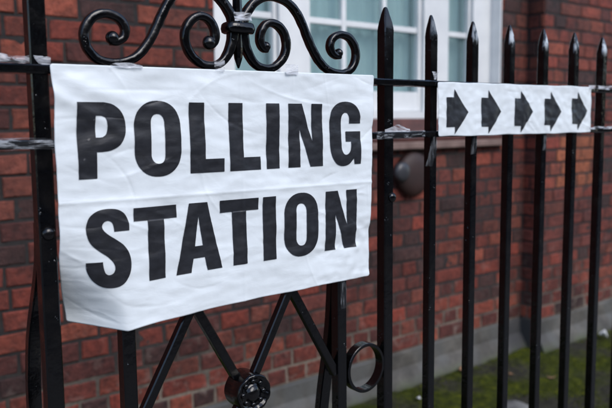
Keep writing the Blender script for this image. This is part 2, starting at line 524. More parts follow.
rc = random.Random(21)
def folds(n, x0, x1, z0, z1, lmin, lmax):
    out = []
    for _ in range(n):
        a = rc.gauss(0, .30)+(math.pi/2 if rc.random() < .12 else 0)
        out.append((rc.uniform(x0, x1), rc.uniform(z0, z1), math.cos(a), math.sin(a), rc.uniform(lmin, lmax), rc.uniform(.0016, .0034), rc.choice((-1, 1))*rc.uniform(.0004, .0011), rc.uniform(-6, 6)))
    return out
BF = folds(46, .34, .93, -.29, .08, .02, .075) + folds(12, .80, .93, -.29, -.12, .010, .03) + folds(8, .34, .50, -.29, -.16, .02, .05)
SF = folds(26, 1.12, 1.69, -.025, .078, .012, .035)
def fold_y(F, X, Z):
    y = 0.
    for cx, cz, dx, dz, L, w, a, k in F:
        u = (X-cx)*dx+(Z-cz)*dz
        if abs(u) > 2.2*L: continue
        v = -(X-cx)*dz+(Z-cz)*dx - k*u*u
        if abs(v) > 5*w: continue
        y += a*math.exp(-(u/L)**2)*math.exp(-abs(v)/w)
    return y

def bmap(X, Z, off=0.):
    """flat banner coordinates (X, height relative to the eye) -> hanging, rippled surface"""
    v = (.085-Z)/.382
    y = -.0222
    # ripples: broad swags, horizontal crinkles, fine buckles
    y += .0022*noise.noise(Vector((X*9, Z*14, 3.1)))*sstep(0, .2, v)
    y += .0022*noise.noise(Vector((X*10+Z*9, Z*26-X*8, 8.7)))
    y += .0009*noise.noise(Vector((X*26, Z*78, 1.7)))
    y += .0004*noise.noise(Vector((X*70, Z*75, 5.2)))
    y += fold_y(BF, X, Z)
    # packing creases
    y -= .0016*math.exp(-abs(Z+.110+.004*(X-.6))/.0035)
    y -= .0009*math.exp(-abs(X-.637)/.003)
    # drawn tight diagonally from the top corners
    y -= .0030*math.exp(-((Z-.06+.28*(X-.36))/.012)**2)*sstep(.33, .37, X)*(1-sstep(.40, .55, X))
    y -= .0022*math.exp(-((Z-.03+.55*(X-.36))/.010)**2)*(1-sstep(.38, .46, X))
    y += .0035*math.exp(-((Z+.235-.25*(X-.8))/.018)**2)*sstep(.72, .86, X)
    # crumpled lower right
    y += .0022*noise.noise(Vector((X*60, Z*60, 9.)))*sstep(.75, .9, X)*sstep(.55, .8, v)
    # lower left corner bent back round the upright
    th = .72*sstep(.50, 1.02, v)
    xc = .345+.083*sstep(.5, 1.0, v)
    a = softplus(xc-X, .013-.009*sstep(.75, 1, v))
    xo = X+(1-math.cos(th))*a
    y += math.sin(th)*a
    z = Z + .12*th*a
    # bottom edge dips towards the crease
    z -= .012*math.exp(-abs(X-.428)/.075)*sstep(.6, 1, v)
    z += .0018*noise.noise(Vector((X*14, 2., Z*3)))*sstep(.8, 1, v)
    xo += .0022*noise.noise(Vector((2., X*3, Z*17)))*(1-sstep(.33, .42, X))
    return Vector((xo, y-off, EYE+z))

def smap(X, Z, off=0.):
    y = -.0212
    y += .0016*noise.noise(Vector((X*10, Z*16, 13.1)))
    y += .0014*noise.noise(Vector((X*24+Z*12, Z*30-X*9, 18.7)))
    y += .0011*noise.noise(Vector((X*60, Z*70, 15.2)))
    y += fold_y(SF, X, Z)
    y -= .0010*math.exp(-abs(X-1.402)/.007)
    y += .004*sstep(1.66, 1.70, X)
    z = Z + .0016*noise.noise(Vector((X*16, Z*4, 4.)))
    return Vector((X, y-off, EYE+z))

def sheet(name, mp, corners, nx, nz, mat, parent, rad=.004):
    """corners: top-left, top-right, bottom-right, bottom-left in flat banner coordinates"""
    bm = bmesh.new()
    tl, tr, br_, bl = [Vector(c) for c in corners]
    g = []
    for j in range(nz+1):
        row = []
        for i in range(nx+1):
            u, v = i/nx, j/nz
            p = tl.lerp(tr, u).lerp(bl.lerp(br_, u), v)
            # rounded corners: pull edge points in near each corner
            du = min(u, 1-u)*(tr-tl).length; dv = min(v, 1-v)*(bl-tl).length
            if du < rad and dv < rad:
                dx, dz = rad-du, rad-dv
                L = math.hypot(dx, dz)
                m_ = max(dx, dz)
                if L > 0:
                    f = m_/L
                    cx_ = p.x + (dx*(1-f))*(1 if u < .5 else -1)
                    cz_ = p.y + (dz*(1-f))*(-1 if v < .5 else 1)
                    p = Vector((cx_, cz_))
            row.append(bm.verts.new(mp(p.x, p.y)))
        g.append(row)
    for j in range(nz):
        for i in range(nx):
            bm.faces.new((g[j][i], g[j+1][i], g[j+1][i+1], g[j][i+1]))
    o = link(name, bm, mat, parent, smooth=True)
    s = o.modifiers.new('thickness', 'SOLIDIFY'); s.thickness = .0006; s.offset = -1
    return o

def print_shape(name, mp, outer, holes, mat, parent, step=.0028, off=.0009):
    """printed shape lying on the sheet, cut fine enough to follow its ripples"""
    polys = [[Vector((x/1000, z/1000, 0)) for x, z in outer]] + [[Vector((x/1000, z/1000, 0)) for x, z in h] for h in holes]
    tris = tessellate_polygon(polys)
    flat = [p for pl in polys for p in pl]
    bm = bmesh.new()
    vs = [bm.verts.new(p) for p in flat]
    for t in tris:
        try: bm.faces.new([vs[i] for i in t])
        except ValueError: pass
    xs = [p.x for p in flat]; zs = [p.y for p in flat]
    x = min(xs)+step
    while x < max(xs):
        bmesh.ops.bisect_plane(bm, geom=bm.verts[:]+bm.edges[:]+bm.faces[:], plane_co=(x, 0, 0), plane_no=(1, 0, 0)); x += step
    z = min(zs)+step
    while z < max(zs):
        bmesh.ops.bisect_plane(bm, geom=bm.verts[:]+bm.edges[:]+bm.faces[:], plane_co=(0, z, 0), plane_no=(0, 1, 0)); z += step
    for v in bm.verts: v.co = mp(v.co.x, v.co.y, off)
    bmesh.ops.recalc_face_normals(bm, faces=bm.faces)
    bm.normal_update()
    if sum(f.normal.y*f.calc_area() for f in bm.faces) > 0:
        bmesh.ops.reverse_faces(bm, faces=bm.faces[:])
    return link(name, bm, mat, parent, smooth=True)

def superoval(cx, cz, hw, hh, n=44, e=2.7, strt=0.):
    out = []
    for i in range(n):
        a = i/n*2*math.pi
        c, s = math.cos(a), math.sin(a)
        x = math.copysign(abs(c)**(2/2.25), c)*hw
        z = math.copysign(abs(s)**(2/2.25), s)*(hh-strt)
        z += strt if s > 1e-6 else (-strt if s < -1e-6 else 0)
        out.append((cx+x, cz+z))
    return out

def smooth_run(pts, n=4):
    return [(p.x, p.y) for p in catmull(pts, n)]

T1, B1, T2, B2 = 34., -76., -123., -232.
Bw, H = 109., 110.
def letter_O(x0, x1, zt, zb):
    cx, cz = (x0+x1)/2, (zt+zb)/2
    return superoval(cx, cz, (x1-x0)/2, (zt-zb)/2+2, strt=16), [superoval(cx, cz, 11.5, 37.5, 32, strt=22)]
def rect(x0, x1, z0, z1): return [(x0, z0), (x1, z0), (x1, z1), (x0, z1)]
def letter_L(x0, x1): return [(x0, T1), (x0+27, T1), (x0+27, B1+21.5), (x1, B1+21.5), (x1, B1), (x0, B1)], []
def letter_N(x0, x1, zt, zb):
    s = (x1-x0)/74
    return [(x0, zt), (x0+28.5*s, zt), (x0+50.5*s, zb+44), (x0+49.5*s, zt), (x1, zt), (x1, zb), (x0+46*s, zb), (x0+23.5*s, zt-43), (x0+24.5*s, zb), (x0, zb)], []
def letter_T(x0, x1, zt, zb):
    c = (x0+x1)/2
    return [(x0, zt), (x1, zt), (x1, zt-20), (c+13.5, zt-20), (c+13.5, zb), (c-13.5, zb), (c-13.5, zt-20), (x0, zt-20)], []
P_out = [(363.5, T1)] + [(363.5, T1)] 
P_out = [(363.5, T1-1), (400, T1-1)] + smooth_run([(404, T1-1), (417, 30), (428, 22), (434.5, 10), (436, -3), (433.5, -17), (426, -29), (413, -36), (398, -38)], 4) + [(391, -38), (391, B1), (363.5, B1)]
P_hole = [(390.5, 14), (398, 14)] + smooth_run([(401, 13.6), (406.5, 10), (408.5, -1), (406.5, -12), (401, -16.6)], 4) + [(397, -17.2), (390.5, -17.2)]
S_full = smooth_run([(435.5, -155), (435, -143), (429.5, -130.5), (419, -123), (404, -120.8), (388, -123), (376, -131), (370.5, -144), (371, -157), (377, -170), (389, -181), (401, -189.5), (409, -198), (411.5, -206), (408.5, -213), (402, -215.5), (396.5, -212.5), (394, -205), (393.4, -196.5)], 4) \
       + smooth_run([(369, -197), (370, -210), (376.5, -223), (388, -231.8), (402, -234.3), (418, -231.8), (430, -223), (436.5, -208), (435.5, -191), (428, -177), (415.5, -167), (403, -158.5), (395.8, -151), (394.6, -144.5), (398.3, -139.5), (404.5, -138.4), (409.8, -142), (411.8, -149), (412.2, -155)], 4)
G_full = smooth_run([(898.5, -1), (897, 15), (889, 29), (876.5, 36.6), (861, 38.5), (844, 35), (831, 24), (825, 6), (824.3, -21), (825.5, -44), (830.5, -62), (841, -74), (856, -78.6), (870, -76), (878.5, -69), (882, -65)], 4) \
       + [(884.5, -76), (899.5, -76), (899.5, -15.5), (862.5, -15.5), (862.5, -34), (875.5, -34)] \
       + smooth_run([(875.5, -40), (874, -50), (868, -56.5), (861, -57.8), (855.5, -54), (852.3, -44), (851.4, -20), (851.8, 3), (854, 13), (860.5, 18.5), (867, 17), (870.8, 9.5), (871.4, -1)], 4)
A_full = [(536.5, T2), (568.5, T2), (594.5, B2), (567, B2), (562.5, -210.5), (542, -210.5), (537.5, B2), (511.5, B2)]
A_hole = [(552.3, -144.5), (559.5, -191.5), (545, -191.5)]
LET = [(P_out, [P_hole]), letter_O(449, 525.5, T1, B1), letter_L(541, 602), letter_L(613, 674), (rect(686.8, 713.8, B1, T1), []), letter_N(733, 807.5, T1, B1), (G_full, []),
       (S_full, []), letter_T(443.5, 514.5, T2, B2), (A_full, [A_hole]), letter_T(592.5, 667, T2, B2), (rect(676, 703, B2, T2), []), letter_O(720.5, 796.5, T2, B2), letter_N(814, 889, T2, B2)]

ban = thing('polling_banner', 'large white plastic banner printed POLLING STATION in black, bottom left corner bent back', 'banner', (.63, -.0222, EYE+.085))
def reparent_keep(o, par):
    o.parent = par; o.matrix_parent_inverse = Matrix.Translation(-par.location)
sh = sheet('banner_sheet', bmap, [(.3325, .0845), (.9335, .0885), (.921, -.2925), (.333, -.2985)], 300, 200, M_BAN, None, rad=.004)
reparent_keep(sh, ban)
for outer, holes in LET:
    reparent_keep(print_shape('letter', bmap, outer, holes, M_INK, None), ban)

strip = thing('arrow_banner', 'narrow white plastic strip with five black arrows pointing right, tied across the spiked bars', 'banner', (1.40, -.0212, EYE+.082))
sh = sheet('banner_sheet', smap, [(1.1135, .0815), (1.691, .0835), (1.6925, -.0295), (1.1155, -.0298)], 220, 60, M_BAN, None, rad=.004)
reparent_keep(sh, strip)
for i, (x0, dz) in enumerate(((1138.5, 0), (1251.5, .6), (1368, 1.), (1484.5, 1.5), (1600, 3.))):
    sc = 1. - .004*i
    A = [(0, 51), (24, 51), (24, 68), (70, 21), (26, -27), (26, -11.5), (1, -11.5)]
    reparent_keep(print_shape('arrow', smap, [(x0+x*sc, z*.99+dz) for x, z in A], [], M_INK, None), strip)

# ------------------------------------------------------------------ clear tape ties
def tape(name, label, x0, x1, z0, z1, y, amp, group='scraps of clear tape holding the banners', nx=22, nz=10, shape=None, seed=0):
    bm = bmesh.new(); g = []
    for j in range(nz+1):
        row = []
        for i in range(nx+1):
            u, v = i/nx, j/nz
            x = x0+(x1-x0)*u; z = z0+(z1-z0)*v
            if shape: x, z = shape(u, v, x, z)
            nv = noise.noise_vector(Vector((x*70+seed, z*70, seed*3.1)))
            row.append(bm.verts.new((x+nv.x*amp*.3, y+nv.y*amp - abs(nv.z)*amp*.4, EYE+z+nv.z*amp*.5)))
        g.append(row)
    for j in range(nz):
        for i in range(nx): bm.faces.new((g[j][i], g[j+1][i], g[j+1][i+1], g[j][i+1]))
    o = link(name, bm, M_HANG, None, smooth=True)
    return tag(o, label, 'tape', group)

def wrap(name, label, xc, zc, w, hz, dy, seed=0, x1=None):
    """tape wound once round a rail between x = xc and xc + w"""
    bm = bmesh.new(); g = []
    nx, na = 26, 20
    for i in range(nx+1):
        x = xc+w*i/nx; row = []
        for j in range(na):
            a = j/na*2*math.pi
            c, s_ = math.cos(a), math.sin(a)
            yy = math.copysign(abs(c)**.5, c)*dy; zz = math.copysign(abs(s_)**.5, s_)*hz
            nv = noise.noise_vector(Vector((x*45+seed, yy*90, zz*90+seed)))
            row.append(bm.verts.new((x+nv.x*.002, yy-abs(nv.y)*.0015*(-1 if c > 0 else 1), EYE+zc+zz+nv.z*.0018)))
        g.append(row)
    for i in range(nx):
        for j in range(na):
            bm.faces.new((g[i][j], g[i+1][j], g[i+1][(j+1) % na], g[i][(j+1) % na]))
    return tag(link(name, bm, M_TAPE, None, smooth=True), label, 'tape', 'tape wound round the rails')

wrap('tape_wrap', 'shiny tape wound round the lower rail left of the big banner', .175, -.0247, .165, .0088, .0198, 3)
wrap('tape_wrap', 'tape wound round the lower rail just right of the big banner', .945, -.0247, .135, .0085, .0190, 11)
def film_shape(u, v, x, z):
    return x, z + .010*(1-u)*v + .002*math.sin(u*9)*v
fm = tape('tape_scrap', 'crumpled white plastic film lying along the top rail at the far left', .18, .335, .0835, .0915, -.010, .006, shape=film_shape, seed=2, nx=50)
fm.data.materials.clear(); 
mf, ntf, bf = newmat('milky_film'); nf = N(ntf)
na_ = nf('ShaderNodeTexNoise', Vector=nf.coord((28, 60, 120)), Scale=1., Detail=2., Distortion=.8)
mxf = nf('ShaderNodeMixShader'); trf = nf('ShaderNodeBsdfTransparent')
bf.inputs['Base Color'].default_value = (.62, .64, .68, 1); bf.inputs['Roughness'].default_value = .3
nf.l(nf.ramp(na_.outputs['Fac'], [(.40, g1(.03)), (.60, g1(.80))]), mxf.inputs[0])
nf.l(nf.bump(na_.outputs['Fac'], .004, .8), bf.inputs['Normal'])
nf.l(trf.outputs[0], mxf.inputs[1]); nf.l(bf.outputs[0], mxf.inputs[2]); nf.l(mxf.outputs[0], ntf.nodes['Material Output'].inputs['Surface'])
fm.data.materials.append(mf)
M_FILM = mf
def film(o): o.data.materials.clear(); o.data.materials.append(M_FILM); return o
film(tape('tape_scrap', 'pale tape under the outer left scroll on the top edge of the big banner', .415, .465, .083, .0905, -.0255, .003, seed=5, shape=lambda u, v, x, z: (x, z-(1-math.sin(u*math.pi))*.004*v)))
film(tape('tape_scrap', 'pale tape under the inner left scroll on the top edge of the big banner', .588, .606, .083, .101, -.0250, .003, seed=6))
film(tape('tape_scrap', 'pale blue tape under the inner right scroll on the top edge of the big banner', .727, .752, .083, .100, -.0250, .003, seed=7))
film(tape('tape_scrap', 'loose peak of tape standing on the lower rail right of the big banner', .966, 1.035, -.0185, -.014, -.019, .002, seed=8, shape=lambda u, v, x, z: (x, z+.010*v*math.exp(-((u-.5)/.3)**2))))
tape('tape_scrap', 'wet tape hanging under the lower right corner of the big banner on the upright', .857, .872, -.350, -.288, -.0125, .002, seed=9)
tape('tape_scrap', 'clear tape hanging below the left end of the arrow strip on the second spiked bar', 1.108, 1.128, -.090, -.027, -.0130, .004, seed=12, shape=lambda u, v, x, z: (x-.02*(1-v), z))
tape('tape_scrap', 'clear tape hanging below the arrow strip on the third spiked bar', 1.236, 1.252, -.070, -.027, -.0130, .003, seed=13, shape=lambda u, v, x, z: (x-.008*(1-v), z))
tape('tape_scrap', 'clear tape hanging below the arrow strip on the fifth spiked bar', 1.495, 1.510, -.070, -.027, -.0130, .003, seed=14)
film(tape('tape_scrap', 'small pale triangle of tape on the second spiked bar above the top rail', 1.104, 1.124, .086, .102, -.0125, .002, seed=15, shape=lambda u, v, x, z: (1.114+(x-1.114)*(.3+.7*v), z)))
film(tape('tape_scrap', 'white tape bound round the arrow strip end at the right on the top rail', 1.675, 1.80, .079, .088, -.0195, .003, seed=16))
film(tape('tape_scrap', 'white tape bound round the lower rail at the right end of the arrow strip', 1.685, 1.80, -.0225, -.0155, -.0195, .003, seed=17))
film(tape('tape_scrap', 'grey tape wound above the collar of the railing scrolls', CX-.0165, CX+.0165, .166, .180, -.0175, .005, seed=18))

# ------------------------------------------------------------------ brick building
WY, PY = 1.500, 1.385           # face of the window wall and of the projecting pier
CORN = 3.575
PLZ = EYE-1.166                 # top of the cement plinth
WX0, WX1, WZ0, WZ1 = 1.495, 3.335, EYE+.0, EYE+1.55
bld = thing('brick_building', 'red brick building with a white multi-pane window, cement plinth and projecting pier', 'building', (2.0, WY, 0))

def pal():
    r = random.random()
    base = random.choice([(.180, .036, .022), (.135, .030, .020), (.215, .046, .026), (.095, .024, .018), (.160, .042, .026), (.235, .056, .031), (.195, .035, .020), (.140, .034, .024)])
    k = random.uniform(.75, 1.18)
    if r < .08: base = (.060, .024, .020)
    return tuple(c*k for c in base)

def bricks(name, org, ux, out, length, z0, z1, u_off=0., hole=None, patch=None, pitch=.0768, mort=.0110):
    """courses of individual bevelled bricks standing out from a mortar bed; org + ux*u + z"""
    bm = bmesh.new(); lay = bm.loops.layers.float_color.new('tint')
    rr = random.Random(name+str(org))
    nrow = int((z1-z0)/pitch)
    prev = []
    ux = Vector(ux); out = Vector(out); org = Vector(org)
    for r in range(nrow):
        za = z0+r*pitch+mort/2; zb = za+pitch-mort
        u = -rr.uniform(0, .2); joints = []
        while u < length:
            for _ in range(8):
                w = rr.choices((.110, .150, .215), (6, 2.2, 2.0))[0] + rr.uniform(-.004, .004)
                if all(abs(u+w-p) > .03 for p in prev): break
            a, b = u+mort/2, u+w-mort/2
            joints.append(u+w); u += w
            a = max(a, .0); b = min(b, length); za = z0+r*pitch+mort/2; zb = za+pitch-mort
            if b-a < .015: continue
            segs = [(a, b)]
            if hole:
                hx0, hx1, hz0, hz1 = hole
                if zb > hz0 and za < hz0-.02 and (b > hx0 and a < hx1): zb = hz0-.004
                if zb > hz0 and za < hz1:
                    segs = []
                    if a < hx0: segs.append((a, min(b, hx0)))
                    if b > hx1: segs.append((max(a, hx1), b))
            for a_, b_ in segs:
                if b_-a_ < .012: continue
                j = lambda s=.0022: rr.uniform(-s, s)
                d = .0050+rr.uniform(-.0022, .0028); bev = .0042
                q = [(a_+j(), za+j()), (b_+j(), za+j()), (b_+j(), zb+j()), (a_+j(), zb+j())]
                cx, cz = (a_+b_)/2, (za+zb)/2
                def P(pt, dd, sh=0.):
                    x, z = pt
                    x += sh*(1 if x < cx else -1); z += sh*(1 if z < cz else -1)
                    return org+ux*x+Vector((0, 0, z))+out*dd
                tilt = [j(.0008) for _ in range(4)]
                v0 = [bm.verts.new(P(p, -.006)) for p in q]
                v1 = [bm.verts.new(P(p, d-bev+t)) for p, t in zip(q, tilt)]
                v2 = [bm.verts.new(P(p, d+t, bev)) for p, t in zip(q, tilt)]
                fs = [bm.faces.new(v2)]
                for A_, B_ in ((v0, v1), (v1, v2)):
                    for i in range(4):
                        fs.append(bm.faces.new((A_[i], A_[(i+1) % 4], B_[(i+1) % 4], B_[i])))
                c = pal()
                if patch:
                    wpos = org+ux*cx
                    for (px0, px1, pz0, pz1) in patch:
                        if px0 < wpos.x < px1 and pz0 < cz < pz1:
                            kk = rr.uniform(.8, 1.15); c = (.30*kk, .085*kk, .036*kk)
                for f in fs:
                    for lp in f.loops: lp[lay] = (*c, 1)
        prev = joints
    bmesh.ops.recalc_face_normals(bm, faces=bm.faces)
    return link(name, bm, M_BRICK, bld)

def put(name, bm, mat, par=None, smooth=False):
    o = link(name, bm, mat, None, smooth); 
    reparent_keep(o, bld) if par is None else None
    if par is not None:
        o.parent = par; o.matrix_parent_inverse = (Matrix.Translation(bld.location)).inverted()
    return o
TOPW = EYE+2.2
def fixp(o): o.matrix_parent_inverse = Matrix.Translation(-bld.location)
XL = -2.2
o = bricks('brick_wall', (XL, WY, 0), (1, 0, 0), (0, -1, 0), CORN-XL, PLZ, TOPW, hole=(WX0-XL, WX1-XL, WZ0-.134, WZ1)); fixp(o); wall_o = o
pz = lambda a: EYE+a
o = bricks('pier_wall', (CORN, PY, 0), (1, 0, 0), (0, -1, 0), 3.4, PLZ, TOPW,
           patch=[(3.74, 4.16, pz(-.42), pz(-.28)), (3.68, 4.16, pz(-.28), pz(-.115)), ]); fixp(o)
o = bricks('pier_return', (CORN, WY, 0), (0, -1, 0), (-1, 0, 0), WY-PY, PLZ, TOPW); fixp(o)
# mortar beds (solid masonry behind the brick faces)
bm = bmesh.new()
e = .0
box(bm, XL, WX0, WY, WY+.30, PLZ, TOPW)
box(bm, WX1, CORN+.3, WY, WY+.30, PLZ, TOPW)
box(bm, WX0, WX1, WY, WY+.30, PLZ, WZ0-.130)
box(bm, WX0, WX1, WY, WY+.30, WZ1, TOPW)
box(bm, CORN, CORN+3.4, PY, WY-.002, PLZ, TOPW)
put('mortar', bm, M_MORT)
# pointing: uneven mortar that laps over the brick arrises here and there
def pointing(org, ux, out, length, z0, z1, hole=None):
    bm = bmesh.new(); org, ux, out = Vector(org), Vector(ux), Vector(out)
    c = .013; nx, nz = int(length/c), int((z1-z0)/c)
    vs = {}
    def vert(i, j):
        if (i, j) not in vs:
            u, z = i*length/nx, z0+j*(z1-z0)/nz
            d = .0006+.0045*noise.noise(Vector((u*26, z*26, org.y*9)))+.0022*noise.noise(Vector((u*75, z*75, 2)))
            vs[(i, j)] = bm.verts.new(org+ux*u+Vector((0, 0, z))+out*min(.0052, max(-.003, d)))
        return vs[(i, j)]
    for j in range(nz):
        for i in range(nx):
            u, z = (i+.5)*length/nx, z0+(j+.5)*(z1-z0)/nz
            if hole and hole[0] < u < hole[1] and hole[2] < z < hole[3]: continue
            bm.faces.new((vert(i, j), vert(i+1, j), vert(i+1, j+1), vert(i, j+1)))
    bmesh.ops.recalc_face_normals(bm, faces=bm.faces)
    put('pointing', bm, M_MORT, None, True)
pointing((.2, WY, 0), (1, 0, 0), (0, -1, 0), CORN-.2, PLZ, EYE+.9, hole=(WX0-.2-.012, WX1-.2+.012, WZ0-.15, 99))
pointing((CORN, PY, 0), (1, 0, 0), (0, -1, 0), 2.2, PLZ, EYE+.9)
# window reveal plaster and the wall body behind
put('reveal', bbox(WX1-.012, WX1-.001, WY-.002, WY+.085, WZ0, WZ1, 0), M_WHITE)
put('reveal', bbox(WX0+.001, WX0+.012, WY-.002, WY+.085, WZ0, WZ1, 0), M_WHITE)
bm = bmesh.new(); box(bm, XL, CORN+3.4, WY+.302, WY+4., 0, TOPW+.02); box(bm, XL-.02, CORN+3.42, PY-.06, WY+4.05, TOPW+.02, TOPW+.14)
put('building_body', bm, M_MORT)

def prism_x(x0, x1, prof, nx=1, amp=0.):
    bm = bmesh.new()
    rings = []
    for i in range(nx+1):
        x = x0+(x1-x0)*i/nx
        ring = []
        for y, z in prof:
            v = noise.noise_vector(Vector((x*9, y*20, z*20)))*amp
            ring.append((x, y+v.y, z+v.z))
        rings.append(ring)
    loft(bm, rings); return bm
# cement plinth with a rough sloped footing
prof = lambda Y: [(Y+.1, PLZ-.002), (Y+.004, PLZ-.002), (Y-.014, PLZ-.010), (Y-.016, PLZ-.085), (Y-.022, PLZ-.095), (Y-.036, .06), (Y-.062, .012), (Y-.075, -.05), (Y+.1, -.05)]
put('plinth', prism_x(XL, CORN-.016, prof(WY), 90, .0035), M_CONC)
put('plinth', prism_x(CORN-.018, CORN+3.4, prof(PY), 60, .0035), M_CONC)
# return of the pier's plinth
# sill: sloped red tiles over a projecting stone nose
zs = EYE
put('sill_slope', prism_x(WX0+.002, WX1-.002, [(WY+.05, zs+.018), (WY+.03, zs+.018), (WY-.036, zs-.080), (WY-.030, zs-.096), (WY+.05, zs-.096)], 30, .001), M_SLOPE)
put('window_sill', prism_x(WX0-.004, WX1+.004, [(WY+.04, zs-.0965), (WY-.045, zs-.0965), (WY-.052, zs-.102), (WY-.052, zs-.128), (WY-.046, zs-.134), (WY+.04, zs-.134)], 30, .0015), M_SILL)

# window
FY = WY+.060
win = put('window', bbox(WX0+.013, 1.622, FY, FY+.09, WZ0+.02, WZ1, .003), M_WHITE)      # left jamb carries the rest
def wpart(name, bm, mat):
    o = link(name, bm, mat, None); o.parent = win; return o
# children of 'window' (its own matrix is world minus building, so parts share world coordinates)
win_bm_parts = []
def W(name, bm, mat):
    o = link(name, bm, mat); o.parent = win
    o.matrix_parent_inverse = Matrix.Identity(4)
    return o
W('mullion', bbox(1.862, 2.022, FY, FY+.09, WZ0+.055, WZ1, .003), M_WHITE)
W('mullion', bbox(2.780, 2.968, FY, FY+.09, WZ0+.055, WZ1, .003), M_WHITE)
W('jamb', bbox(3.168, WX1-.013, FY, FY+.09, WZ0+.02, WZ1, .003), M_WHITE)
W('bottom_board', bbox(1.623, 3.167, FY-.020, FY+.09, WZ0+.018, WZ0+.054, .003), M_WHITE)
zb0, zb1 = WZ0+.056, WZ1-.03
for i, (a, b, nb) in enumerate(((1.6235, 1.8605, 0), (2.0235, 2.7785, 2), (2.9695, 3.1665, 0))):
    st = .020 if nb == 0 else .024
    bmf = bmesh.new()
    box(bmf, a, a+st, FY+.018, FY+.06, zb0, zb1); box(bmf, b-st, b, FY+.018, FY+.06, zb0, zb1)
    box(bmf, a+st, b-st, FY+.018, FY+.06, zb0, zb0+.098); box(bmf, a+st, b-st, FY+.018, FY+.06, zb1-.05, zb1)
    bmesh.ops.recalc_face_normals(bmf, faces=bmf.faces)
    bmesh.ops.bevel(bmf, geom=bmf.edges[:], offset=.0025, segments=2, affect='EDGES')
    sash = W('sash', bmf, M_WHITE)
    bars_x = [2.258, 2.523] if nb else []
    zh = [EYE+.468, EYE+.790, EYE+1.11]
    xs = [a+st] + bars_x + [b-st]
    for x in bars_x: W('glazing_bar', bbox(x-.0135, x+.0135, FY+.026, FY+.056, zb0+.0985, zb1-.0505, .003), M_WHITE)
    for z in zh:
        for k_ in range(len(xs)-1):
            xa = xs[k_]+(.0137 if k_ > 0 else .0002); xb = xs[k_+1]-(.0137 if k_ < len(xs)-2 else .0002)
            W('glazing_bar', bbox(xa, xb, FY+.0265, FY+.056, z-.0135, z+.0135, .003), M_WHITE)
    # panes, each its own slightly out-of-true sheet
    zz = [zb0+.098] + zh + [zb1-.05]
    for k_ in range(len(xs)-1):
        for q in range(len(zz)-1):
            bmp = bmesh.new()
            t = random.uniform(-.0012, .0012)
            box(bmp, xs[k_]+.001, xs[k_+1]-.001, FY+.044, FY+.049, zz[q]+.001, zz[q+1]-.001)
            for v in bmp.verts: v.co.y += t*(1 if v.co.x > (xs[k_]+xs[k_+1])/2 else -1)
            bmesh.ops.recalc_face_normals(bmp, faces=bmp.faces)
            W('pane', bmp, M_GLASS)

bm = bmesh.new(); prev_ = None
for i in range(0, 420):
    x = WX0+.02+(WX1-WX0-.04)*i/419
    y = FY+.105+.007*math.sin(x*95+1.6*math.sin(x*9))+.006*noise.noise(Vector((x*14, 0, 0)))
    cur = (bm.verts.new((x, y, WZ0+.03)), bm.verts.new((x, y, WZ1)))
    if prev_: bm.faces.new((prev_[0], cur[0], cur[1], prev_[1]))
    prev_ = cur
o_ = W('curtain', bm, simple_noise('blue_green_curtain', (.66, .76, .77), (.80, .86, .86), 2.5, .9, .001))
for p in o_.data.polygons: p.use_smooth = True
# round dark fitting under the sill
lx, lz = 2.575, EYE-.253
fitting_root = thing('wall_fitting', 'round dark brown glossy fitting fixed to the brickwork below the window sill', 'wall light', (lx, WY, lz))
def disc(rings_, cx, cz, n=36):
    bm = bmesh.new()
    loft(bm, [[(cx+r*math.cos(q/n*2*math.pi), y, cz+r*math.sin(q/n*2*math.pi)) for q in range(n)] for y, r in rings_]); return bm
def put_l(o): reparent_keep(o, fitting_root)
put_l(link('housing', disc([(WY+.01, .104), (WY-.022, .110), (WY-.030, .112), (WY-.040, .110), (WY-.050, .102), (WY-.060, .084), (WY-.066, .056), (WY-.068, .02)], lx+.035, lz-.006), M_BROWN, None, True))
put_l(link('lens', disc([(WY-.03, .050), (WY-.052, .050), (WY-.060, .046), (WY-.066, .032), (WY-.069, .010)], lx-.060, lz+.010, 28), M_GALV, None, True))

# ------------------------------------------------------------------ ground
def ground_sheet(name, x0, x1, y0, y1, z, nx, ny, mat, amp):
    bm = bmesh.new(); g = []
    for j in range(ny+1):
        row = []
        for i in range(nx+1):
            x = x0+(x1-x0)*i/nx; y = y0+(y1-y0)*j/ny
            h = amp*fbm(Vector((x*5, y*5, 0)), 4)+amp*.45*noise.noise(Vector((x*30, y*30, 4)))
            row.append(bm.verts.new((x, y, z+h)))
        g.append(row)
    for j in range(ny):
        for i in range(nx): bm.faces.new((g[j][i], g[j][i+1], g[j+1][i+1], g[j+1][i]))
    o = link(name, bm, mat, None, smooth=True); o['kind'] = 'structure'; return o
ground_sheet('ground', -2.2, 7., .11, 1.52, .0, 380, 90, M_MOSS, .011)
bm = bmesh.new(); box(bm, -60, 60, -60, 60, -.5, -.03)
g_ = link('terrain', bm, M_PAVE); g_['kind'] = 'structure'
bm = bmesh.new()
for i in range(-6, 14):
    for j in range(6):
        xa = i*.62+(.3 if j % 2 else 0); ya = -.115-(j+1)*.46
        box(bm, xa+.003, xa+.617, ya+.003, ya+.457, -.028, .0)
bmesh.ops.recalc_face_normals(bm, faces=bm.faces)
bmesh.ops.bevel(bm, geom=bm.edges[:], offset=.004, segments=1, affect='EDGES')
p_ = link('pavement', bm, M_PAVE); p_['kind'] = 'structure'
# stone kerb the railing is let into
pr = bbox(-2.2, 7., -.105, .105, -.2, .035, .008)
k_ = link('stone_kerb', pr, M_CONC); tag(k_, 'low grey stone kerb carrying the foot of the iron railing', 'kerb')

